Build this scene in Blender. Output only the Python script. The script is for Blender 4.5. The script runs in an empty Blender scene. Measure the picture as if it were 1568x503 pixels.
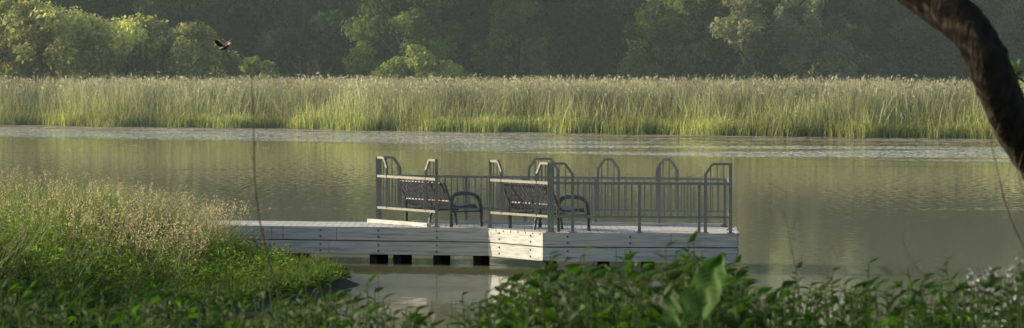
import bpy, math, numpy as np
from mathutils import Vector
rng=np.random.default_rng(7)
S=bpy.context.scene
H=3.9; FPX=5600.0; PITCH=math.atan(161.5/FPX); ZW=-.1
# ---------------- camera ----------------
cd=bpy.data.cameras.new("camera"); cam=bpy.data.objects.new("camera",cd); S.collection.objects.link(cam)
cam.location=(0,0,H); cam.rotation_euler=(math.pi/2-PITCH,0,0)
cd.sensor_width=36; cd.lens=FPX/1568*36; cd.clip_end=5000; cd.clip_start=0.5
cd.dof.use_dof=True; cd.dof.focus_distance=70; cd.dof.aperture_fstop=11
S.camera=cam
S.view_settings.view_transform='Standard'; S.view_settings.look='None'; S.view_settings.exposure=0
def P(x,y,D):
    xc=(x-784)/FPX; yc=(251.5-y)/FPX
    dx=xc; dy=math.cos(PITCH)+math.sin(PITCH)*yc; dz=-math.sin(PITCH)+math.cos(PITCH)*yc
    k=D/dy
    return (dx*k,D,H+dz*k)
# ---------------- light ----------------
sd=Vector((-0.94,0.32,0.33)).normalized()
w=bpy.data.worlds.new("World"); S.world=w; w.use_nodes=True
nt=w.node_tree; bg=nt.nodes['Background']; sky=nt.nodes.new('ShaderNodeTexSky'); sky.sky_type='NISHITA'; sky.sun_disc=False
sky.sun_elevation=math.asin(sd.z); sky.sun_rotation=math.atan2(sd.x,sd.y)%(2*math.pi)
sky.dust_density=4.0
nt.links.new(sky.outputs[0],bg.inputs[0]); bg.inputs[1].default_value=0.15
L=bpy.data.lights.new("sun","SUN"); L.energy=5.0; L.angle=math.radians(.5); L.color=(1,.89,.66)
lo=bpy.data.objects.new("sun",L); S.collection.objects.link(lo); lo.rotation_euler=sd.to_track_quat('Z','Y').to_euler()
# ---------------- mesh helpers ----------------
def mk(name,V,F,C=None,mats=(),mi=None,smooth=False,link=True):
    V=np.asarray(V,dtype=np.float32); F=np.asarray(F,dtype=np.int32)
    me=bpy.data.meshes.new(name); k=F.shape[1]
    me.vertices.add(len(V)); me.vertices.foreach_set('co',V.ravel())
    me.loops.add(F.size); me.loops.foreach_set('vertex_index',F.ravel())
    me.polygons.add(len(F)); me.polygons.foreach_set('loop_start',np.arange(len(F),dtype=np.int32)*k)
    if C is not None:
        C=np.asarray(C,dtype=np.float32)
        if C.shape[1]==3: C=np.hstack([C,np.ones((len(C),1),np.float32)])
        a=me.color_attributes.new('Col','FLOAT_COLOR','POINT'); a.data.foreach_set('color',C.ravel())
    for m in mats: me.materials.append(m)
    if mi is not None: me.polygons.foreach_set('material_index',np.asarray(mi,dtype=np.int32))
    me.polygons.foreach_set('use_smooth',np.full(len(F),bool(smooth)))
    me.update(calc_edges=True); me.validate()
    if not link: return me
    o=bpy.data.objects.new(name,me); S.collection.objects.link(o); return o
class B:
    def __init__(s): s.V=[];s.F=[];s.C=[];s.M=[];s.n=0
    def add(s,V,F,C=None,m=0):
        V=np.asarray(V,float).reshape(-1,3);F=np.asarray(F,int).reshape(-1,4)
        if C is None: C=np.tile([.5,.5,.5],(len(V),1))
        C=np.asarray(C,float)
        if C.ndim==1: C=np.tile(C,(len(V),1))
        s.V.append(V);s.F.append(F+s.n);s.C.append(C);s.M.append(np.full(len(F),m));s.n+=len(V)
    def obj(s,name,mats,smooth=False,link=True):
        return mk(name,np.vstack(s.V),np.vstack(s.F),np.vstack(s.C),mats,np.concatenate(s.M),smooth,link)
    def beam(s,p,q,w,h,C=None,m=0,up=(0,0,1)):
        p=np.array(p,float);q=np.array(q,float);d=q-p;d/=np.linalg.norm(d)
        u=np.array(up,float)
        if abs(d@u)>.95: u=np.array([0.,1,0]) if abs(d[1])<.9 else np.array([1.,0,0])
        r=np.cross(d,u);r/=np.linalg.norm(r);u=np.cross(r,d)
        V=[a+r*sx*w/2+u*sy*h/2 for a in(p,q) for sx,sy in((-1,-1),(1,-1),(1,1),(-1,1))]
        s.add(V,[[0,1,2,3],[7,6,5,4],[0,4,5,1],[1,5,6,2],[2,6,7,3],[3,7,4,0]],C,m)
    def tube(s,pts,rad,n=8,C=None,m=0,noise=0):
        pts=np.array(pts,float);k=len(pts);rad=np.broadcast_to(np.array(rad,float),(k,))
        T=np.gradient(pts,axis=0);T/=np.linalg.norm(T,axis=1)[:,None]+1e-9
        ref=np.array([0.,0,1]) if abs(T[:,2]).mean()<.8 else np.array([1.,0,0])
        A=np.cross(T,ref);A/=np.linalg.norm(A,axis=1)[:,None]+1e-9;Bn=np.cross(T,A)
        th=np.linspace(0,2*math.pi,n,endpoint=False)
        rn=rng.normal(size=(k,n))
        if noise: rn=rn*.6+rng.normal(size=(1,n))*.6
        R=rad[:,None]*(1+noise*rn)
        V=pts[:,None]+R[...,None]*(np.cos(th)[None,:,None]*A[:,None]+np.sin(th)[None,:,None]*Bn[:,None])
        F=[[i*n+j,i*n+(j+1)%n,(i+1)*n+(j+1)%n,(i+1)*n+j] for i in range(k-1) for j in range(n)]
        s.add(V.reshape(-1,3),F,C,m)
def unit(a): return a/(np.linalg.norm(a,axis=-1,keepdims=True)+1e-9)
def smooth_path(pts,n=6):
    pts=np.array(pts,float);P_=np.vstack([2*pts[0]-pts[1],pts,2*pts[-1]-pts[-2]]);out=[]
    for i in range(1,len(P_)-2):
        for t in np.linspace(0,1,n,endpoint=False):
            a,b,c,d=P_[i-1:i+3]
            out.append(.5*((2*b)+(c-a)*t+(2*a-5*b+4*c-d)*t*t+(3*b-a-3*c+d)*t**3))
    out.append(pts[-1]);return np.array(out)
def blades(base,h,wd,lean,C0,C1,seg=3,bend=.5):
    N=len(base);az=rng.uniform(0,2*math.pi,N);side=np.stack([np.cos(az),np.sin(az),0*az],1)
    t=np.linspace(0,1,seg+1);prof=np.clip(1.05-t**2,0.06,1)
    c=base[:,None]+np.stack([lean[:,None,0]*(t**(1+bend))[None],lean[:,None,1]*(t**(1+bend))[None],np.broadcast_to(t[None],(N,seg+1))],-1)*h[:,None,None]
    off=side[:,None]*(wd[:,None]*prof[None])[...,None]/2
    V=np.stack([c-off,c+off],2).reshape(-1,3)
    i=np.arange(N)[:,None]*(2*(seg+1))+np.arange(seg)[None]*2
    F=np.stack([i,i+1,i+3,i+2],-1).reshape(-1,4)
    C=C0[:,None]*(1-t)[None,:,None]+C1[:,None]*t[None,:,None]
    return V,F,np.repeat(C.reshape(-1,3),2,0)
def leaves(O,d,nrm,Ln,W,col,droop=.3,fold=.25,T=(0,.25,.6,1),Wp=(.05,.85,.8,.02)):
    N=len(O);d=unit(d);s=unit(np.cross(d,nrm));n=np.cross(s,d);T=np.array(T);Wp=np.array(Wp);k=len(T)
    V=np.zeros((N,k,3,3))
    for j,sg in enumerate((-1,0,1)):
        V[:,:,j]=O[:,None]+d[:,None]*(Ln[:,None]*T)[...,None]+s[:,None]*(sg*.5*W[:,None]*Wp)[...,None]+n[:,None]*(-droop*Ln[:,None]*T**2+fold*abs(sg)*W[:,None]*Wp)[...,None]
    b=np.arange(N)[:,None,None]*(3*k)+np.arange(k-1)[None,:,None]*3+np.arange(2)[None,None,:]
    F=np.stack([b,b+1,b+4,b+3],-1).reshape(-1,4)
    Cc=np.repeat(col[:,None],3*k,1).reshape(-1,3)
    return V.reshape(-1,3),F,Cc
def cards(O,nrm,size,asp,col):
    N=len(O);nrm=unit(nrm);r=unit(np.cross(nrm,rng.normal(size=(N,3))));u=np.cross(nrm,r)
    V=np.stack([O-r*size[:,None],O-u*(size*asp)[:,None],O+r*size[:,None],O+u*(size*asp)[:,None]],1).reshape(-1,3)
    return V,np.arange(4*N).reshape(-1,4),np.repeat(col,4,0)
# ---------------- materials ----------------
def mat(name):
    m=bpy.data.materials.new(name);m.use_nodes=True;n=m.node_tree;n.nodes.clear()
    return m,n,n.nodes.new('ShaderNodeOutputMaterial')
def leafmat(name,tr=.4,rough=.55,nscale=3.,spec=.25,trc=(1.15,1.25,.5)):
    m,n,o=mat(name);a=n.nodes.new('ShaderNodeVertexColor');a.layer_name='Col'
    no=n.nodes.new('ShaderNodeTexNoise');no.inputs['Scale'].default_value=nscale
    tc=n.nodes.new('ShaderNodeNewGeometry');n.links.new(tc.outputs['Position'],no.inputs['Vector'])
    mr=n.nodes.new('ShaderNodeMapRange');mr.inputs[1].default_value=.3;mr.inputs[2].default_value=.7;mr.inputs[3].default_value=.65;mr.inputs[4].default_value=1.3
    n.links.new(no.outputs[0],mr.inputs[0])
    vm=n.nodes.new('ShaderNodeVectorMath');vm.operation='SCALE';n.links.new(a.outputs[0],vm.inputs[0]);n.links.new(mr.outputs[0],vm.inputs['Scale'])
    p=n.nodes.new('ShaderNodeBsdfPrincipled');p.inputs['Roughness'].default_value=rough;p.inputs['Specular IOR Level'].default_value=spec
    n.links.new(vm.outputs[0],p.inputs['Base Color'])
    t=n.nodes.new('ShaderNodeBsdfTranslucent');v2=n.nodes.new('ShaderNodeVectorMath');v2.operation='MULTIPLY';v2.inputs[1].default_value=trc
    n.links.new(vm.outputs[0],v2.inputs[0]);n.links.new(v2.outputs[0],t.inputs[0])
    mx=n.nodes.new('ShaderNodeMixShader');mx.inputs[0].default_value=tr;n.links.new(p.outputs[0],mx.inputs[1]);n.links.new(t.outputs[0],mx.inputs[2])
    n.links.new(mx.outputs[0],o.inputs[0]);return m
def noisemat(name,c1,c2,scale=5,rough=.8,bump=.3,stretch=(1,1,1),metal=0,dist=.02,c3=None):
    m,n,o=mat(name);tc=n.nodes.new('ShaderNodeTexCoord');mp=n.nodes.new('ShaderNodeMapping');mp.inputs['Scale'].default_value=stretch
    n.links.new(tc.outputs['Object'],mp.inputs[0]);no=n.nodes.new('ShaderNodeTexNoise');no.inputs['Scale'].default_value=scale;no.inputs['Detail'].default_value=7
    n.links.new(mp.outputs[0],no.inputs['Vector']);cr=n.nodes.new('ShaderNodeValToRGB')
    cr.color_ramp.elements[0].position=.32;cr.color_ramp.elements[1].position=.68
    cr.color_ramp.elements[0].color=(*c1,1);cr.color_ramp.elements[1].color=(*c2,1)
    if c3: e=cr.color_ramp.elements.new(.5);e.color=(*c3,1)
    n.links.new(no.outputs[0],cr.inputs[0]);p=n.nodes.new('ShaderNodeBsdfPrincipled');p.inputs['Roughness'].default_value=rough;p.inputs['Metallic'].default_value=metal
    n.links.new(cr.outputs[0],p.inputs['Base Color']);bp=n.nodes.new('ShaderNodeBump');bp.inputs['Strength'].default_value=bump;bp.inputs['Distance'].default_value=dist
    n.links.new(no.outputs[0],bp.inputs['Height']);n.links.new(bp.outputs[0],p.inputs['Normal']);n.links.new(p.outputs[0],o.inputs[0]);return m
M_far=leafmat('far_foliage',.5,.6,.12,.1,(1.2,1.25,.65))
M_reed=leafmat('reed_leaf',.4,.6,.25,.2,(1.1,1.08,.75))
M_grass=leafmat('grass_blade',.4,.55,1.2,.25,(1.15,1.2,.6))
M_near=leafmat('broad_leaf',.35,.6,9,.18,(1.4,1.7,.4))
M_flower=leafmat('petal',.3,.6,9,.2,(1,1,1))
M_bark=noisemat('bark',(.010,.008,.005),(.045,.032,.020),22,.95,1.0,(1,1,.4),0,.04)
M_wood=noisemat('weathered_plank',(.33,.34,.34),(.62,.625,.60),3.2,.8,.12,(.5,1,9),0,.006,(.52,.53,.515))
M_pile=noisemat('dark_pile',(.03,.025,.02),(.10,.08,.06),6,.85,.4)
M_metal=noisemat('painted_steel',(.21,.215,.20),(.29,.295,.28),14,.4,.05)
M_bench=noisemat('dark_bench_steel',(.075,.08,.085),(.12,.125,.13),14,.35,.05)
M_rust=noisemat('rusty_bolt',(.06,.03,.015),(.12,.06,.03),20,.8,.2)
M_soil=noisemat('ground_soil',(.018,.026,.012),(.035,.05,.02),.8,.95,.6,(1,1,1),0,.1)
M_twig=noisemat('dry_twig',(.10,.075,.05),(.2,.16,.11),20,.9,.2)
# water
m,n,o=mat('lake_water');M_water=m
g=n.nodes.new('ShaderNodeNewGeometry')
def noise(scale,vec,detail=2,st=None):
    if st:
        mp=n.nodes.new('ShaderNodeMapping');mp.inputs['Scale'].default_value=st;n.links.new(vec,mp.inputs[0]);vec=mp.outputs[0]
    x=n.nodes.new('ShaderNodeTexNoise');x.inputs['Scale'].default_value=scale;x.inputs['Detail'].default_value=detail;n.links.new(vec,x.inputs['Vector']);return x
pos=g.outputs['Position']
nz=noise(4.5,pos,3,(1,.6,1));nb=noise(1.0,pos,4,(.02,.16,1));nf=noise(1.0,pos,5,(.25,.5,1))
sub=n.nodes.new('ShaderNodeVectorMath');sub.operation='SUBTRACT';sub.inputs[1].default_value=(.5,.5,.5);n.links.new(nz.outputs['Color'],sub.inputs[0])
sx=n.nodes.new('ShaderNodeSeparateXYZ');n.links.new(pos,sx.inputs[0])
def mr(inp,a,b,c,d):
    x=n.nodes.new('ShaderNodeMapRange');x.interpolation_type='SMOOTHSTEP'
    for i,v in zip((1,2,3,4),(a,b,c,d)): x.inputs[i].default_value=v
    n.links.new(inp,x.inputs[0]);return x.outputs[0]
def mth(op,a,b):
    x=n.nodes.new('ShaderNodeMath');x.operation=op
    for i,v in enumerate((a,b)):
        if isinstance(v,(int,float)): x.inputs[i].default_value=v
        else: n.links.new(v,x.inputs[i])
    return x.outputs[0]
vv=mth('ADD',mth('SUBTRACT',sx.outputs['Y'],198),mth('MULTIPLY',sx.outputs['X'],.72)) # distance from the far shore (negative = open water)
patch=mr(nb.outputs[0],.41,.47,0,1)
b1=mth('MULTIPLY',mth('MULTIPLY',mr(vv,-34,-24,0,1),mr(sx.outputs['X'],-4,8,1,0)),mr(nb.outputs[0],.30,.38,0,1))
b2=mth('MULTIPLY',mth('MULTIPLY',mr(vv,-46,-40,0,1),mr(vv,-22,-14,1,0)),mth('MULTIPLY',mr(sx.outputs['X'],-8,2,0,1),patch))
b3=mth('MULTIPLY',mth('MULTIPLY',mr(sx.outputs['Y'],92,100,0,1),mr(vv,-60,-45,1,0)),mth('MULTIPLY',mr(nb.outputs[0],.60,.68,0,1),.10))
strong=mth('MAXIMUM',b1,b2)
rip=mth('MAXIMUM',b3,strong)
amp=mth('ADD',mth('MULTIPLY',rip,1.7),mr(sx.outputs['Y'],60,150,.02,.055))
sc=n.nodes.new('ShaderNodeVectorMath');sc.operation='SCALE';n.links.new(sub.outputs[0],sc.inputs[0]);n.links.new(amp,sc.inputs['Scale'])
fl=n.nodes.new('ShaderNodeVectorMath');fl.operation='MULTIPLY';fl.inputs[1].default_value=(1,1,0);n.links.new(sc.outputs[0],fl.inputs[0])
ad=n.nodes.new('ShaderNodeVectorMath');ad.operation='ADD';ad.inputs[1].default_value=(0,0,1);n.links.new(fl.outputs[0],ad.inputs[0])
nm=n.nodes.new('ShaderNodeVectorMath');nm.operation='NORMALIZE';n.links.new(ad.outputs[0],nm.inputs[0])
p=n.nodes.new('ShaderNodeBsdfPrincipled');p.inputs['Roughness'].default_value=.05;p.inputs['IOR'].default_value=1.33
# pale sky glint painted into the wind lanes' water colour, plus some floating scum
glint_film=mth('MULTIPLY',strong,mr(nf.outputs[0],.35,.6,.45,1.0))
cm=n.nodes.new('ShaderNodeMix');cm.data_type='RGBA';n.links.new(glint_film,cm.inputs[0]);cm.inputs[6].default_value=(.23,.235,.14,1);cm.inputs[7].default_value=(.80,.82,.78,1)
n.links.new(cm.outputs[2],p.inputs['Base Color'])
n.links.new(nm.outputs[0],p.inputs['Normal']);n.links.new(p.outputs[0],o.inputs[0])
# ---------------- terrain ----------------
def ysh(x):
    xc=np.clip(x,-60,45);return 198-.72*xc+.9*np.sin(x*.35)+.5*np.sin(x*.9+1)
poly=np.array([(-3.0,64.8),(-3.5,62),(-4.3,58.5),(-5.3,55),(-8,51),(-40,46),(-90,60),(-40,85),(-12,79),(-8.2,76.3),(-6.3,73.0),(-5.0,69.8),(-3.5,67)])
def sdist(x,y):
    d=np.full(x.shape,1e9);ins=np.zeros(x.shape,bool)
    for i in range(len(poly)):
        a=poly[i];b=poly[(i+1)%len(poly)];e=b-a
        t=np.clip(((x-a[0])*e[0]+(y-a[1])*e[1])/(e@e),0,1)
        d=np.minimum(d,np.hypot(x-a[0]-t*e[0],y-a[1]-t*e[1]))
        c=((a[1]>y)!=(b[1]>y))&(x<(b[0]-a[0])*(y-a[1])/(b[1]-a[1]+1e-12)+a[0]);ins^=c
    return np.where(ins,d,-d)
def sst(a,b,x):
    t=np.clip((x-a)/(b-a),0,1);return t*t*(3-2*t)
def hgt(x,y):
    z=np.full(np.shape(x),-1.2)
    z=np.maximum(z,-1.2+3.5*(1-sst(17,42,y+.03*x)))
    sdv=sdist(x,y);z=np.maximum(z,np.clip(sdv*.3,-1.2,.0)+(.06+.42*sst(-5.0,-8.5,x))*sst(0,2.5,sdv))
    far=-1.2+1.4*sst(-4,4,y-ysh(x))
    z=np.maximum(z,far);z=z+np.where(y>250,14*sst(255,340,y),0)
    side=sst(70,120,np.abs(x))*2.5*sst(0,40,y);z=np.maximum(z,np.where(np.abs(x)>70,-1.2+side*1.2,z))
    return z
xs=np.unique(np.concatenate([np.linspace(-1500,-100,15),np.linspace(-100,-16,43),np.linspace(-16,8,97),np.linspace(8,100,47),np.linspace(100,1500,15)]))
ys=np.unique(np.concatenate([np.linspace(-300,-10,12),np.linspace(-10,45,56),np.linspace(45,80,120),np.linspace(80,170,30),np.linspace(170,260,70),np.linspace(260,400,30),np.linspace(400,2500,12)]))
X,Y=np.meshgrid(xs,ys);Z=hgt(X,Y)+.04*np.sin(X*2.1)*np.sin(Y*1.7)
nx=len(xs);i=(np.arange(len(ys)-1)[:,None]*nx+np.arange(nx-1)[None]).ravel()
mk('ground',np.stack([X,Y,Z],-1).reshape(-1,3),np.stack([i,i+1,i+nx+1,i+nx],-1),None,[M_soil],smooth=True)
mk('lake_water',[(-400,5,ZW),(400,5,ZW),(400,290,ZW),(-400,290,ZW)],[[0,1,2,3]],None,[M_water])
# ---------------- distant trees ----------------
def tree_mesh(name,Ht,R,zmin,nl,ls,col,seed,m=30,lo=.2,hi=.38,trunk=.3):
    r=np.random.default_rng(seed);b=B()
    zt=np.linspace(0,Ht*.75,7);tp=np.stack([.4*np.sin(zt*.3+seed),.4*np.cos(zt*.25+seed),zt],1)
    b.tube(tp,np.linspace(trunk,trunk*.25,7),7,(.1,.08,.06),1)
    for k in range(7):
        z0=Ht*r.uniform(.15,.6);a=r.uniform(0,6.28);l=R*r.uniform(.5,.85)
        pp=np.array([[.2*math.cos(a)+.3,.2*math.sin(a),z0],[l*.5*math.cos(a),l*.5*math.sin(a),z0+l*.35],[l*math.cos(a),l*math.sin(a),z0+l*.9]])
        b.tube(pp,[trunk*.4,trunk*.25,trunk*.1],5,(.1,.08,.06),1)
    u=r.uniform(0,1,m);env=R*np.sin(math.pi*(.14+.8*u))**.6
    a=r.uniform(0,6.28,m);rr=np.sqrt(r.uniform(0.1,1,m))*env*.8;lr=R*r.uniform(lo,hi,m)
    c=np.stack([rr*np.cos(a),rr*np.sin(a),zmin+(Ht-zmin)*u],1);lb=r.uniform(.45,1.5,m)
    pw=lr**2;pw/=pw.sum();id=r.choice(m,nl,p=pw)
    d=unit(r.normal(size=(nl,3)));rad=lr[id]*(r.uniform(.45,1.1,nl));O=c[id]+d*rad[:,None]*np.array([1,1,.75])
    O+=.35*np.sin(O[:,[1,2,0]]*3.1)*ls*2
    O[:,2]=np.maximum(O[:,2],.2)
    nr=d+r.normal(size=(nl,3))*.7+np.array([0,0,.4])
    C=np.array(col)[None]*(lb[id]*r.uniform(.7,1.3,nl))[:,None]*(1+r.normal(size=(nl,3))*.06)
    V,F,CC=cards(O,nr,ls*r.uniform(.5,1.3,nl),.55,np.clip(C,0.005,1));b.add(V,F,CC,0)
    return b.obj(name,[M_far,M_bark],link=False)
T=[tree_mesh('tree_a',17,4.6,.6,15000,.24,(.062,.115,.058),1),
   tree_mesh('tree_b',15,5.2,.4,15000,.22,(.085,.14,.058),2,24,.24,.42),
   tree_mesh('tree_c',19,4.2,1.0,15000,.25,(.05,.10,.065),3,34),
   tree_mesh('tree_d',16,5.6,.5,16000,.23,(.17,.22,.075),4,38,.16,.3),
   tree_mesh('tree_e',13,4.6,.3,14000,.20,(.068,.12,.06),5,26)]
TW=tree_mesh('willow_crown',15,4.8,.5,17000,.2,(.34,.36,.25),8,46,.14,.27)
TS=tree_mesh('shrub_crown',5.4,3.2,.2,9000,.15,(.38,.40,.19),9,30,.18,.34,.1)
TS2=tree_mesh('shrub_crown_b',4.6,2.6,.2,7000,.15,(.30,.35,.14),10,24,.2,.38,.08)
TU=tree_mesh('understorey_crown',7,4.4,.1,9000,.24,(.055,.10,.055),11,26,.24,.4,.1)
em=bpy.data.objects.new('distant_treeline',None);S.collection.objects.link(em)
def inst(me,name,x,y,z,s,parent=None,sz=None):
    o=bpy.data.objects.new(name,me);S.collection.objects.link(o);o.location=(x,y,z);o.rotation_euler=(0,0,rng.uniform(0,6.28))
    q=s*rng.uniform(.95,1.05);o.scale=(s,q,sz or s)
    if parent: o.parent=parent
    return o
gz=lambda x,y: max(0,float(hgt(np.array([x]),np.array([y]))[0])-.2)
for row,(y0,dx,sc0) in enumerate([(254,8.5,.75),(262,6.4,.88),(273,5.8,1.0)]):
    for k,x in enumerate(np.arange(-100,80,dx)):
        yy=y0+rng.uniform(-4,4)
        inst(T[rng.choice(5,p=[.24,.24,.24,.06,.22])],'tree',x+rng.uniform(-2,2),yy,gz(x,yy),sc0*rng.uniform(.8,1.2),em)
for yy0 in (267,281):
    for x in np.arange(-90,75,5.2):
        yy=yy0+rng.uniform(-2,2);inst(TU,'understorey',x+rng.uniform(-1,1),yy,gz(x,yy),rng.uniform(.9,1.3),em)
for x,y,s in [(1170,243,.85),(1265,246,.8)]:
    q=P(x,120,y);inst(TW,'willow_tree',q[0],y,0,s)
for x,y,s in [(20,236,1.3),(75,232,1.25),(150,233,1.12),(215,231,1.1),(275,231,1.02),(325,234,.85),(-60,238,1.3),(-150,240,1.3)]:
    q=P(x,120,y);inst(TS,'willow_shrub',q[0],y,.1,s)
for x,y,s in [(640,236,.95),(690,236,.75),(605,238,.8),(395,240,.8)]:
    q=P(x,120,y);inst(TS2,'willow_shrub',q[0],y,.1,s)
for x,y,s in [(620,246,.75),(790,247,.6),(1030,247,.7)]:
    q=P(x,120,y);inst(T[3],'deciduous_tree',q[0],y,0,s)
b=B()
for k in range(14):
    q=P(478+rng.normal()*12,120,238);x,y,z=q
    b.tube([(x,y,.2),(x+rng.normal()*.3,y,2.2),(x+rng.normal()*.7,y+rng.normal()*.3,3.2+rng.uniform(0,1))],[.05,.035,.012],5,m=0)
b.obj('dead_bush',[M_twig])
# ---------------- reeds ----------------
N=190000
x=rng.uniform(-75,62,N);v=np.concatenate([rng.uniform(0,9,N//3),rng.exponential(10,N-N//3)]);v=np.clip(v,0,60)
y=ysh(x)+v-.6+.8*np.sin(x*1.7)*rng.random(N);k=y<249;x,y,v=x[k],y[k],v[k];N=len(x)
z=np.full(N,-.1)
patchn=np.sin(x*.5+y*.21)*np.sin(x*.17-y*.33+2)+.5*np.sin(x*1.3+y*.5)
hm=sst(1.0,7.5,v+1.5*rng.normal(size=N)+.8*np.sin(x*.5))
h=(.55+rng.uniform(-.2,.35,N))*(1-hm)+hm*(rng.normal(2.68,.17,N)+.07*patchn)*np.where(rng.random(N)<.08,.75,1)
lean=rng.normal(size=(N,2))*.2+np.array([.05,0])
fr=(1-hm)[:,None]
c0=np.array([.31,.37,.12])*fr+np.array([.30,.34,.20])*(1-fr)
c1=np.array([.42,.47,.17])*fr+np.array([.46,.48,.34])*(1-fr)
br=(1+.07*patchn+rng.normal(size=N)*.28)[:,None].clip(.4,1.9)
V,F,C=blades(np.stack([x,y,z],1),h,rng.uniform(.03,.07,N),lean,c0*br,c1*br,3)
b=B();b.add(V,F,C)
s=(hm>.7)&(rng.random(N)<.22);O=np.stack([x,y,z+h*.97],1)[s];O[:,:2]+=lean[s]*h[s][:,None]
n_=len(O);V,F,C=cards(O+rng.normal(size=O.shape)*.05,rng.normal(size=(n_,3))*[1,1,.2],rng.uniform(.06,.16,n_),.4,np.array([[.50,.48,.38]])*rng.uniform(.6,1.3,(n_,1)));b.add(V,F,C)
s=rng.choice(N,80000);O=np.stack([x,y,z+h*rng.uniform(.4,.95,N)],1)[s]+rng.normal(size=(80000,3))*[.12,.12,.02];n_=len(O)
V,F,C=leaves(O,rng.normal(size=(n_,3))*[1,1,.5]+[0.2,0,.5],np.tile([0,0,1.],(n_,1)),rng.uniform(.3,.6,n_),rng.uniform(.03,.06,n_),(c1*br)[s]*rng.uniform(.75,1.3,(n_,1)),.6,.1,T=(0,.5,1),Wp=(.6,1,.05));b.add(V,F,C)
b.obj('reed_bed',[M_reed])
# lily pads / floating weed near the far shore
N=20000
x=rng.uniform(-60,45,N);v=-rng.exponential(7,N)-.5;y=ysh(x)+v
keep=(np.sin(x*.23+y*.9)+np.sin(x*.07-1)+rng.normal(size=N)*.5)>-.7+np.clip(x,-10,40)*.03;x,y=x[keep],y[keep];N=len(x)
a=np.linspace(0,6.283,8,endpoint=False);r=rng.uniform(.08,.28,N)
ring=np.stack([x[:,None]+r[:,None]*np.cos(a),y[:,None]+r[:,None]*np.sin(a)*.9,np.full((N,8),ZW+.012)+rng.uniform(0,.01,(N,1))],-1)
bi=np.arange(N)[:,None]*8
F=np.stack([bi+[0],bi+[1],bi+[2],bi+[3]],-1).reshape(-1,4);F2=np.stack([bi+[0],bi+[3],bi+[4],bi+[7]],-1).reshape(-1,4);F3=np.stack([bi+[4],bi+[5],bi+[6],bi+[7]],-1).reshape(-1,4)
col=np.array([[.50,.49,.42]])*rng.uniform(.6,1.3,(N,1));mk('lily_pads',ring.reshape(-1,3),np.vstack([F,F2,F3]),np.repeat(col,8,0),[M_reed])
# ---------------- dock ----------------
ZD=.62
F1=np.array([.60,68.8]);F2_=np.array([4.22,68.5]);W1=np.array([-.45,70.6]);W0=np.array([-7.6,72.45]);R2=np.array([4.35,71.35]);A0=np.array([-2.78,73.45]);Wb=np.array([-7.1,74.35])
dock=bpy.data.objects.new('fishing_dock',None);S.collection.objects.link(dock)
b=B()
out=[F1,F2_,R2,A0,Wb,W0,W1]
def slab(b,pts,z0,z1,m=0):
    pts=np.array(pts);lo,hi=pts[:,0].min(),pts[:,0].max();w=.14
    for xx in np.arange(lo,hi,w):
        xm=xx+w/2;yy=[]
        for i in range(len(pts)):
            p,q=pts[i],pts[(i+1)%len(pts)]
            if (p[0]-xm)*(q[0]-xm)<0: yy.append(p[1]+(q[1]-p[1])*(xm-p[0])/(q[0]-p[0]))
        if len(yy)>=2:
            ya,yb=min(yy)+.045,max(yy)-.045
            if yb-ya>.1: b.beam((xm,ya,(z0+z1)/2),(xm,yb,(z0+z1)/2),w-.008,z1-z0,m=m)
slab(b,out,ZD-.045,ZD-.006)
def fascia(b,p,q,joints=2):
    p=np.array(p);q=np.array(q);e=(q-p);Lq=np.linalg.norm(e);e/=Lq;nn=np.array([e[1],-e[0]])
    for zi,(za,zb) in enumerate([(.362,.62),(.09,.342)]):
        cuts=np.concatenate([[0],np.sort(rng.uniform(.2,.85,joints))*Lq,[Lq]])
        for j in range(len(cuts)-1):
            a=p+e*(cuts[j]+.005);c=p+e*(cuts[j+1]-.005);of=nn*(.001*rng.uniform(-4,4)+.005*zi)
            b.beam((*(a+of),(za+zb)/2),(*(c+of),(za+zb)/2),.045,zb-za)
        for t in np.arange(.45,Lq-.1,1.18):
            for dz in (.06,-.06):
                a=p+e*t;b.beam((*(a+nn*.02),(za+zb)/2+dz),(*(a+nn*.038),(za+zb)/2+dz),.028,.028,m=1)
fascia(b,W0,W1,3);fascia(b,W1,F1,0);fascia(b,F1,F2_,1);fascia(b,F2_,R2,0);fascia(b,R2,A0,2);fascia(b,A0,Wb,1)
o=b.obj('deck_and_fascia',[M_wood,M_rust]);o.parent=dock
b=B();b.beam((-2.86,73.1,ZD+.04),(-1.62,71.12,ZD+.04),.09,.075);b.beam((-2.0,73.0,ZD+.03),(4.1,71.3,ZD+.03),.09,.06)
o=b.obj('kick_board',[M_wood]);o.parent=dock
b=B()
for xx in (-6.4,-4.6,-4.35,-2.75,-2.28,-1.5,-.72):
    yf=W1[1]+(W1[0]-xx)*.259;wd=rng.uniform(.13,.2)
    for dy in (.32,.95,1.7): b.beam((xx+dy*.12,yf+dy,-1.3),(xx+dy*.12,yf+dy,.12),wd,wd)
for xx in (.75,1.75,2.6,3.9):
    for dy in (.35,1.2,2.2): b.beam((xx,68.75+dy,-1.3),(xx,68.75+dy,.12),.18,.18)
for dy in (.8,1.75): b.beam((-7,72.3+dy,.12),(-.6,70.65+dy,.12),.05,.16)
b.beam((.7,70.4,.12),(4.1,70.2,.12),.05,.16)
o=b.obj('support_piles',[M_pile]);o.parent=dock
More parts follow.
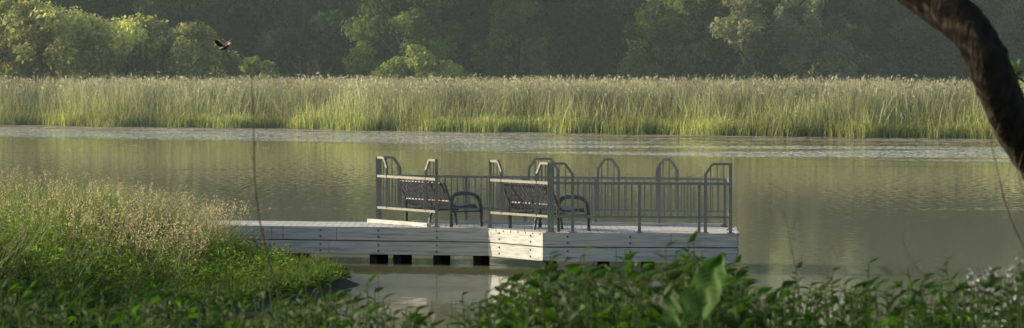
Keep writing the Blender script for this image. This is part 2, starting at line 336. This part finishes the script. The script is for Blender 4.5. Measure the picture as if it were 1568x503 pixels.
# railings
def railing(name,p,q,units,posts):
    p=np.array(p);q=np.array(q);e=q-p;Lq=np.linalg.norm(e);e/=Lq;b=B()
    pt=lambda s,z:(p[0]+e[0]*s,p[1]+e[1]*s,ZD+z)
    TH=.045
    b.beam(pt(0,.93),pt(Lq,.93),TH,.05);b.beam(pt(0,.30),pt(Lq,.30),TH*.9,.045)
    def top(s):
        z=.93
        for (a,c,l,r) in units:
            if a<=s<=c:
                z=1.30
                if l: z=min(z,1.1+.2*(s-a)/.14)
                if r: z=min(z,1.1+.2*(c-s)/.14)
        return z
    vert={}
    for s in posts: vert[round(s,3)]=(0,max(top(s),.93)+.012,.06)
    for (a,c,l,r) in units:
        aa=a+(.14 if l else 0);cc=c-(.14 if r else 0)
        b.beam(pt(aa,1.30),pt(cc,1.30),TH,.045)
        if l: b.beam(pt(a,1.1),pt(aa,1.3),TH-.003,.045);
        if r: b.beam(pt(cc,1.3),pt(c,1.1),TH-.003,.045)
        for s,f in ((a,l),(c,r)):
            if f:
                if round(s,3) not in vert: vert[round(s,3)]=(.3,1.1,.048)
            else: vert[round(s,3)]=(0,1.325,.06)
    for s,(z0,z1,wd) in vert.items():
        b.beam(pt(s,z0),pt(s,z1),wd,wd)
        if z0==0: b.beam(pt(s,0.0),pt(s,.015),.13,.13)
    ns=max(2,round(Lq/.125))
    for k in range(1,ns):
        s=Lq*k/ns
        if min(abs(s-v_) for v_ in vert)>.035: b.beam(pt(s,.30),pt(s,top(s)),.02,.02)
    o=b.obj(name,[M_metal]);o.parent=dock
pA0=(-2.70,73.25);pA1=(-1.47,71.15);LA=math.hypot(1.23,2.1)
railing('left_side_railing',pA0,pA1,[(0,.42,False,True),(LA-.42,LA,True,False)],[0,LA])
pB0=(-.42,70.78);pB1=(.70,69.0);LB=math.hypot(1.12,1.78)
railing('angled_railing',pB0,pB1,[(0,.42,False,True),(LB-.42,LB,True,False)],[0,LB])
pC0=(.765,69.0);pC1=(4.10,68.62);LC=math.hypot(3.335,.38)
railing('front_railing',pC0,pC1,[(0,.38,False,True),(LC-.47,LC,True,False)],[0,.38,LC*.49,LC-.47-.12,LC-.47,LC])
pR0=(4.105,68.69);pR1=(4.22,71.25);LR=2.56
railing('right_side_railing',pR0,pR1,[],[LR/2,LR])
e=np.array(pR1)-np.array(pA0);LL=np.linalg.norm(e)
pS=(pA0[0]+.06,pA0[1]+.02);pE=(pR1[0]-.07,pR1[1]+.02)
def sx_(px):
    k=(px-784)/FPX;return (k*pA0[1]-pA0[0])/(e[0]-k*e[1])*LL-.06
un=[(0,.42,False,True)]
for c,hw in [(832,22),(932,16),(1022,16)]: un.append((sx_(c-hw),sx_(c+hw),True,True))
railing('rear_railing',pS,pE,un,[0,LL*.25,LL*.42,LL*.62,LL*.8,LL-.13])
# benches
def bench(ox,oy):
    u=np.array([-.52,.85,0]);u/=np.linalg.norm(u);v=np.array([.85,.52,0]);v/=np.linalg.norm(v);O=np.array([ox,oy,ZD]);Z_=np.array([0,0,1.])
    em=bpy.data.objects.new('park_bench',None);S.collection.objects.link(em)
    q=lambda a,bv,c:O+u*a+v*bv+Z_*c
    L_=1.75
    b=B();sw=.046
    prof=smooth_path(np.array([(-.20,.86),(-.22,.83),(-.13,.62),(-.02,.44),(.08,.40),(.3,.415),(.48,.435),(.53,.40),(.54,.36)]),3)
    for a in np.arange(.07,L_-.04,.07):
        pts=[(a,pv,pz) for pv,pz in prof]
        for i_ in range(len(pts)-1): b.beam(q(*pts[i_]),q(*pts[i_+1]),sw,.012)
    o=b.obj('slats',[M_bench]);o.parent=em
    b=B()
    for (bv,bz) in [(-.21,.85),(-.07,.5),(.10,.385),(.5,.41)]: b.tube([q(0.03,bv,bz),q(L_*.5,bv,bz),q(L_-.03,bv,bz)],.022,8)
    o=b.obj('cross_bars',[M_bench]);o.parent=em
    b=B()
    for a in (0,L_*.5,L_):
        arm=smooth_path([(-.06,0),(-.07,.3),(-.05,.53),(.03,.63),(.2,.655),(.42,.635),(.55,.56),(.61,.40),(.62,.2),(.62,0)],4)
        if a!=L_*.5: b.tube([q(a,x_,z_) for x_,z_ in arm],.036,8)
        else:
            b.tube([q(a,-.05,0),q(a,-.02,.2),q(a,.1,.38)],.025,8);b.tube([q(a,.45,.39),q(a,.55,.2),q(a,.58,0)],.025,8)
        sup=smooth_path([(-.21,.85),(-.12,.6),(-.03,.44),(.1,.385),(.3,.40),(.5,.41)],4);b.tube([q(a,x_,z_) for x_,z_ in sup],.026,8)
        b.beam(q(a,-.06,.3),q(a,.62,.3),.03,.03)
    o=b.obj('arms_and_legs',[M_bench],True);o.parent=em
bench(-1.13,71.15);bench(.93,69.25)
# ---------------- bank vegetation ----------------
def scatter(n,x0,x1,y0,y1,dmin=0):
    x=rng.uniform(x0,x1,n);y=rng.uniform(y0,y1,n);d=sdist(x,y);k=d>dmin;return x[k],y[k],d[k]
cx,cy,_=scatter(900,-22,-5.4,52,77,.3);chm=np.clip((-5.4-cx)/3,0,1);ch=(.32+.50*chm)*rng.uniform(.5,1.35,len(cx))
ex,ey,_=scatter(150,-9.0,-5.35,65.5,71.6,.1);eh=rng.uniform(.6,.95,len(ex))*np.clip(.75+(-5.35-ex)*.25,.6,1.05)
cx=np.concatenate([cx,ex]);cy=np.concatenate([cy,ey]);ch=np.concatenate([ch,eh]);nc=len(cx)
ccol=rng.uniform(.55,1.4,nc);ctan=rng.random(nc)<np.where(np.arange(nc)>nc-len(ex),.5,.25)
id=rng.integers(0,nc,76000);N=len(id);g_=rng.normal(size=(N,2))*.16
x=cx[id]+g_[:,0];y=cy[id]+g_[:,1];h=ch[id]*rng.uniform(.5,1.25,N)
tt=(ctan[id]&(rng.random(N)<.7))|(rng.random(N)<.08)
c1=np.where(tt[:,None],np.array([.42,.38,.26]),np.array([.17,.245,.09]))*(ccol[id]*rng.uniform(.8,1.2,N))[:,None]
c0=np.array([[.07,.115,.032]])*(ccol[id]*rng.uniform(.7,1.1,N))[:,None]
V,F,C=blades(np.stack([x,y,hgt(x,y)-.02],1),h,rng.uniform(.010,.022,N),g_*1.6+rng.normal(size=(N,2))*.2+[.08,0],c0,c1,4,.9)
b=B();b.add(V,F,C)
x,y,d=scatter(5200,-14,-5.2,58,76,.1);k=(np.exp(-((x+6.3)/1.2)**2)+.28>rng.random(len(x)));x,y=x[k],y[k];N=len(x)
h=rng.uniform(.6,1.2,N);ln=rng.normal(size=(N,2))*.25+[.15,0]
V,F,C=blades(np.stack([x,y,hgt(x,y)],1),h,np.full(N,.008),ln,np.tile([.16,.16,.07],(N,1)),np.tile([.36,.31,.22],(N,1)),4,.9);b.add(V,F,C)
O=np.stack([x,y,hgt(x,y)+h],1);O[:,:2]+=ln*h[:,None];O=np.repeat(O,7,0)+rng.normal(size=(N*7,3))*[.02,.02,.06]
V,F,C=cards(O,rng.normal(size=O.shape)*[1,1,.2],rng.uniform(.01,.026,len(O)),.45,np.array([[.52,.45,.38]])*rng.uniform(.7,1.3,(len(O),1)));b.add(V,F,C)
b.obj('tall_grass',[M_grass])
x,y,d=scatter(90000,-14,-2.9,51,71,-.15)
k=rng.random(len(x))<np.clip((x+13)/5,.25,1);x,y,d=x[k],y[k],d[k];N=len(x)
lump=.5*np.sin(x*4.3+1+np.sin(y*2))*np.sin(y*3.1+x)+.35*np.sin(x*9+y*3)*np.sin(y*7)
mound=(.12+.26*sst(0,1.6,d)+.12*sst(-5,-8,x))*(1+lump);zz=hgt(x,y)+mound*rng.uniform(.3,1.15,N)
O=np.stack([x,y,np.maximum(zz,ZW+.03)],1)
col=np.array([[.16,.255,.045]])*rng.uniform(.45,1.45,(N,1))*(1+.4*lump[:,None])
dd=rng.normal(size=(N,3))*[1,1,.4]+[0,0,.35]
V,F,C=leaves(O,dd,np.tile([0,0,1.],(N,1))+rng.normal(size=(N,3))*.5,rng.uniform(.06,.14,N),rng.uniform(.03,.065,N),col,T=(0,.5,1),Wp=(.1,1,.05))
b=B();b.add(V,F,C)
x,y,d=scatter(12000,-6.5,-3,55,71,.0);N=len(x)
V,F,C=blades(np.stack([x,y,hgt(x,y)],1),rng.uniform(.2,.42,N),rng.uniform(.008,.016,N),rng.normal(size=(N,2))*.35,np.tile([.10,.16,.04],(N,1)),np.array([[.21,.29,.08]])*rng.uniform(.7,1.3,(N,1)),3);b.add(V,F,C)
b.obj('leafy_ground_cover',[M_grass])
# ---------------- near foreground plants ----------------
kx=np.array([-200,0,60,150,250,340,420,500,560,640,690,740,800,850,920,1000,1060,1130,1170,1230,1300,1400,1480,1568,1800])
ky=np.array([440,435,450,465,455,445,462,455,470,475,492,460,420,410,418,405,398,425,450,436,440,440,430,412,400])
def weeds(name,n,ymin,ymax,L0,L1,WR,colr,off,seed,nl=(12,20),px=(-150,1720)):
    r=np.random.default_rng(seed);b=B();px=r.uniform(px[0],px[1],n);Y=r.uniform(ymin,ymax,n);OO=[];DD=[];LL=[];CC=[]
    for xp,yy in zip(px,Y):
        yt=np.interp(xp,kx,ky)+off+abs(r.normal())*26-(30 if r.random()<.08 else 0)
        X,_,zt=P(xp,yt,yy);zg=float(hgt(np.array([X]),np.array([yy]))[0]);zt=max(zt,zg+.25)
        tipx=r.normal()*.06;tipy=r.normal()*.06;hh=zt-zg;base=np.array([X-tipx,yy-tipy,zg])
        pts=[base+np.array([tipx*t**1.5,tipy*t**1.5,hh*t]) for t in np.linspace(0,1,5)]
        b.tube(pts,np.linspace(.005,.002,5),4,(.06,.10,.03),0)
        k=r.integers(*nl);cc=np.array(colr)*r.uniform(.5,1.5)
        for i in range(k):
            t=1-(i/k)*min(1,.75/hh)*r.uniform(.9,1.0);p_=base+np.array([tipx*t**1.5,tipy*t**1.5,hh*t]);a=i*2.4+r.uniform(-.4,.4)
            up=.9 if i<3 else r.uniform(-.5,.6)
            OO.append(p_);DD.append([math.cos(a),math.sin(a),up]);LL.append(r.uniform(L0,L1)*(.6 if i<3 else 1));CC.append(cc*r.uniform(.8,1.25))
    OO=np.array(OO);DD=np.array(DD);LL=np.array(LL);CC=np.array(CC);N=len(OO)
    nr=np.tile([0,-.3,1.],(N,1))+r.normal(size=(N,3))*.5
    V,F,C=leaves(OO,DD,nr,LL,LL*WR*r.uniform(.8,1.2,N),CC,.45,.18,T=(0,.12,.35,.65,1),Wp=(.04,.55,1,.7,.02));b.add(V,F,C)
    return b.obj(name,[M_near])
weeds('foreground_weeds',700,11.5,17,.045,.10,.5,(.040,.082,.02),0,21)
weeds('foreground_weeds',340,12,17,.05,.12,.24,(.050,.10,.026),-8,22)
weeds('foreground_weeds',110,11.5,14.5,.06,.11,.55,(.05,.105,.024),0,23,(10,16),(760,1200))
def bigleaf(b,base,tip,W,nrm,col):
    base=np.array(base);tip=np.array(tip);d=tip-base;Ln=np.linalg.norm(d);d/=Ln;s=np.cross(d,nrm);s/=np.linalg.norm(s);nn=np.cross(s,d)
    R,Cn=12,11;V=[];C=[]
    for i in range(R):
        t=i/(R-1);wv=W*(math.sin(math.pi*min(1,t*.90+.10))**.8)*(1-.2*t)
        for j in range(Cn):
            s_=(j/(Cn-1)-.5)*2
            rib=.007*math.cos(s_*6+t*16);V.append(base+d*Ln*(t-.06*abs(s_)*(1-t)*3)+s*s_*wv*.5+nn*(.16*W*abs(s_)+rib-.25*Ln*t*t+.006*math.sin(t*23+j)))
            C.append(np.array(col)*(1.4 if j==Cn//2 else (.85+.3*((i+j)%2))))
    F=[[i*Cn+j,i*Cn+j+1,(i+1)*Cn+j+1,(i+1)*Cn+j] for i in range(R-1) for j in range(Cn-1)]
    b.add(V,F,C)
b=B();D=11.3
for (bx,by,tx,ty,W,dy) in [(1075,480,1096,378,.155,0),(1040,505,1012,425,.08,.4),(1125,505,1145,440,.08,.4)]:
    p0=P(bx,by,D+dy);p1=P(tx,ty,D+dy+.1);bigleaf(b,p0,p1,W,(-.6,-.75,.3),(.055,.13,.022))
    b.tube([(p0[0]+.03,p0[1],2.3),(p0[0]+.02,p0[1],p0[2]-.15),p0],.006,5,(.07,.12,.03))
b.obj('burdock_plant',[M_near],True)
b=B()
for k in range(16):
    xp=rng.uniform(1475,1600);yp=405+abs(rng.normal())*16+ (1568-xp)*.12;c=np.array(P(xp,yp,12.2+rng.uniform(-.5,.5)))
    b.tube([c-[0,0,.9],c-[.01,0,.3],c],.002,4,(.06,.1,.03))
    n_=8;O=c+rng.normal(size=(n_,3))*.011;V,F,C=cards(O,rng.normal(size=(n_,3))+[0,-1,.5],rng.uniform(.004,.009,n_),.6,np.tile([.6,.6,.6],(n_,1)));b.add(V,F,C)
b.obj('white_wildflowers',[M_flower])
def stalk(name,pl,D,r0,seed,tw=8,ln=.16):
    r=np.random.default_rng(seed);b=B();pts=smooth_path([P(a,c,D) for a,c in pl],4)
    b.tube(pts,np.linspace(r0,r0*.35,len(pts)),5,m=0,noise=.08)
    for k in range(tw):
        i=r.integers(len(pts)//3,len(pts)-1);p=pts[i];a=r.choice([-1,1])*r.uniform(.2,.6);l=ln*r.uniform(.3,1.0)
        b.tube([p,p+np.array([a*l*.5,r.normal()*.02,l*.5]),p+np.array([a*l*.8,r.normal()*.03,l])],[r0*.4,r0*.3,r0*.15],4)
    b.obj(name,[M_twig])
stalk('dry_weed_stalk',[(440,760),(430,480),(408,390),(392,300),(388,200),(384,120),(368,62)],13,.0045,1,12,.10)
stalk('dry_weed_stalk',[(1600,700),(1585,440),(1545,330),(1525,250),(1510,195)],13,.004,2,9,.10)
stalk('dry_weed_stalk',[(1630,700),(1610,420),(1568,300),(1552,232)],13.4,.0035,3,7,.10)
stalk('dry_weed_stalk',[(1230,760),(1225,470),(1212,380),(1200,320)],13.6,.0028,4,6,.10)
stalk('dry_weed_stalk',[(1440,760),(1430,470),(1395,400),(1380,365)],13.6,.0028,5,6,.10)
stalk('dry_weed_stalk',[(1260,760),(1262,470),(1275,420),(1290,370)],13.6,.0025,6,6,.10)
# ---------------- leaning tree at right ----------------
D=15.;b=B()
cp=[(1885,720,.125),(1850,600,.115),(1760,450,.108),(1680,345,.10),(1606,262,.092),(1550,192,.087),(1518,135,.084),(1496,85,.084),(1470,38,.086),(1422,-4,.084),(1350,-60,.08),(1240,-160,.07),(1100,-300,.058),(980,-480,.04),(900,-700,.02)]
pts=smooth_path([np.array(P(a,c,D))+[0,0.25*math.sin(i*.7),0] for i,(a,c,_) in enumerate(cp)],8)
rad=np.interp(np.linspace(0,1,len(pts)),np.linspace(0,1,len(cp)),[c[2] for c in cp])
b.tube(pts,rad,28,m=0,noise=.035)
limbs=[]
for k in range(22):  # extra left-hand limbs, out of view, added with dense leaves to shade the trunk
    i=int(len(pts)*rng.uniform(.70,.98));p0=pts[i];a=rng.uniform(0,6.28) if k<12 else rng.uniform(2.6,3.6);l=rng.uniform(1.0,2.2)
    ps=np.array([p0,p0+[math.cos(a)*l*.4,math.sin(a)*l*.4,l*.3],p0+[math.cos(a)*l,math.sin(a)*l,l*(.8 if k<12 else .35)]]);b.tube(ps,[rad[i]*.5,rad[i]*.3,.008],7,m=0);limbs+=[ps[1],ps[2]]
limbs=np.array(limbs);N=16000;c=limbs[rng.integers(0,len(limbs),N)]+rng.normal(size=(N,3))*[.5,.45,.4]
c=c[c[:,2]>4.55];N=len(c)
V,F,C=leaves(c,rng.normal(size=(N,3)),rng.normal(size=(N,3))*.5+[0,0,1],rng.uniform(.07,.12,N),rng.uniform(.045,.07,N),np.array([[.05,.10,.025]])*rng.uniform(.7,1.3,(N,1)),T=(0,.4,1),Wp=(.1,1,.03));b.add(V,F,C,1)
tw=smooth_path([P(1640,190,15.3),P(1590,140,15.35),P(1545,112,15.4),P(1512,92,15.4)],5);b.tube(tw,.005,5)
N=80;c=tw[rng.integers(0,len(tw),N)]+rng.normal(size=(N,3))*.03
V,F,C=leaves(c,rng.normal(size=(N,3)),rng.normal(size=(N,3))*.5+[0,0,1],rng.uniform(.04,.07,N),rng.uniform(.025,.04,N),np.tile([.12,.24,.04],(N,1)),T=(0,.4,1),Wp=(.1,1,.03));b.add(V,F,C,1)
b.obj('leaning_tree',[M_bark,M_near],True)
# ---------------- bird ----------------
M_black=noisemat('black_feathers',(.008,.008,.01),(.02,.02,.024),30,.6,.1)
M_red=noisemat('red_shoulder',(.5,.06,.02),(.6,.12,.03),30,.6,.1);M_wh=noisemat('pale_wing_bar',(.55,.5,.4),(.65,.6,.5),30,.6,.1)
b=B();c=np.zeros(3);K=1.1
pr=[(-.115,-.012,.004),(-.07,-.008,.016),(-.03,0,.029),(.01,.004,.034),(.04,.014,.027),(.055,.026,.020),(.07,.034,.021),(.085,.036,.014),(.095,.034,.006),(.112,.03,.001)]
b.tube([c+[x_*.8,-x_*.5,z_] for x_,z_,r_ in pr],[r_ for _,_,r_ in pr],10,m=0)
for sg in(-1,1):
    root=np.array([.0,0,.012]);W_=[]
    for t,ch_,z_ in [(0,.085,0),(.3,.10,.03),(.6,.085,.06),(.85,.055,.085),(1,.012,.095)]:
        q_=root+np.array([sg*.11*t-.02*t,sg*.09*t,z_+.02*t])
        W_+= [q_+[ch_*.45,-.03,0],q_+[ch_*.15,-.01,.004],q_-[ch_*.55,-.04,.01]]
    for i_ in range(4):
        for j_ in range(2):
            mi=0
            if i_==0 and j_==0: mi=1
            if i_==1 and j_==0: mi=2
            b.add([W_[i_*3+j_],W_[i_*3+j_+1],W_[i_*3+j_+4],W_[i_*3+j_+3]],[[0,1,2,3]],m=mi)
for dz in(-.02,0,.02): b.add([[-.08,.05,-.01],[-.085,.052,-.014],[-.15,.09+dz,-.02],[-.145,.085+dz-.012,-.018]],[[0,1,2,3]],m=0)
o=b.obj('red_winged_blackbird',[M_black,M_red,M_wh]);o.location=P(343,74,60);o.scale=(K,K,K)
# ---------------- morning haze over the lake ----------------
m,n,o=mat('morning_haze');vs=n.nodes.new('ShaderNodeVolumeScatter');vs.inputs['Color'].default_value=(.72,.95,.92,1);vs.inputs['Density'].default_value=.0009;vs.inputs['Anisotropy'].default_value=0
n.links.new(vs.outputs[0],o.inputs['Volume'])
b=B();b.beam((0,130,15.05),(0,330,15.05),420,30);b.obj('morning_haze',[m])
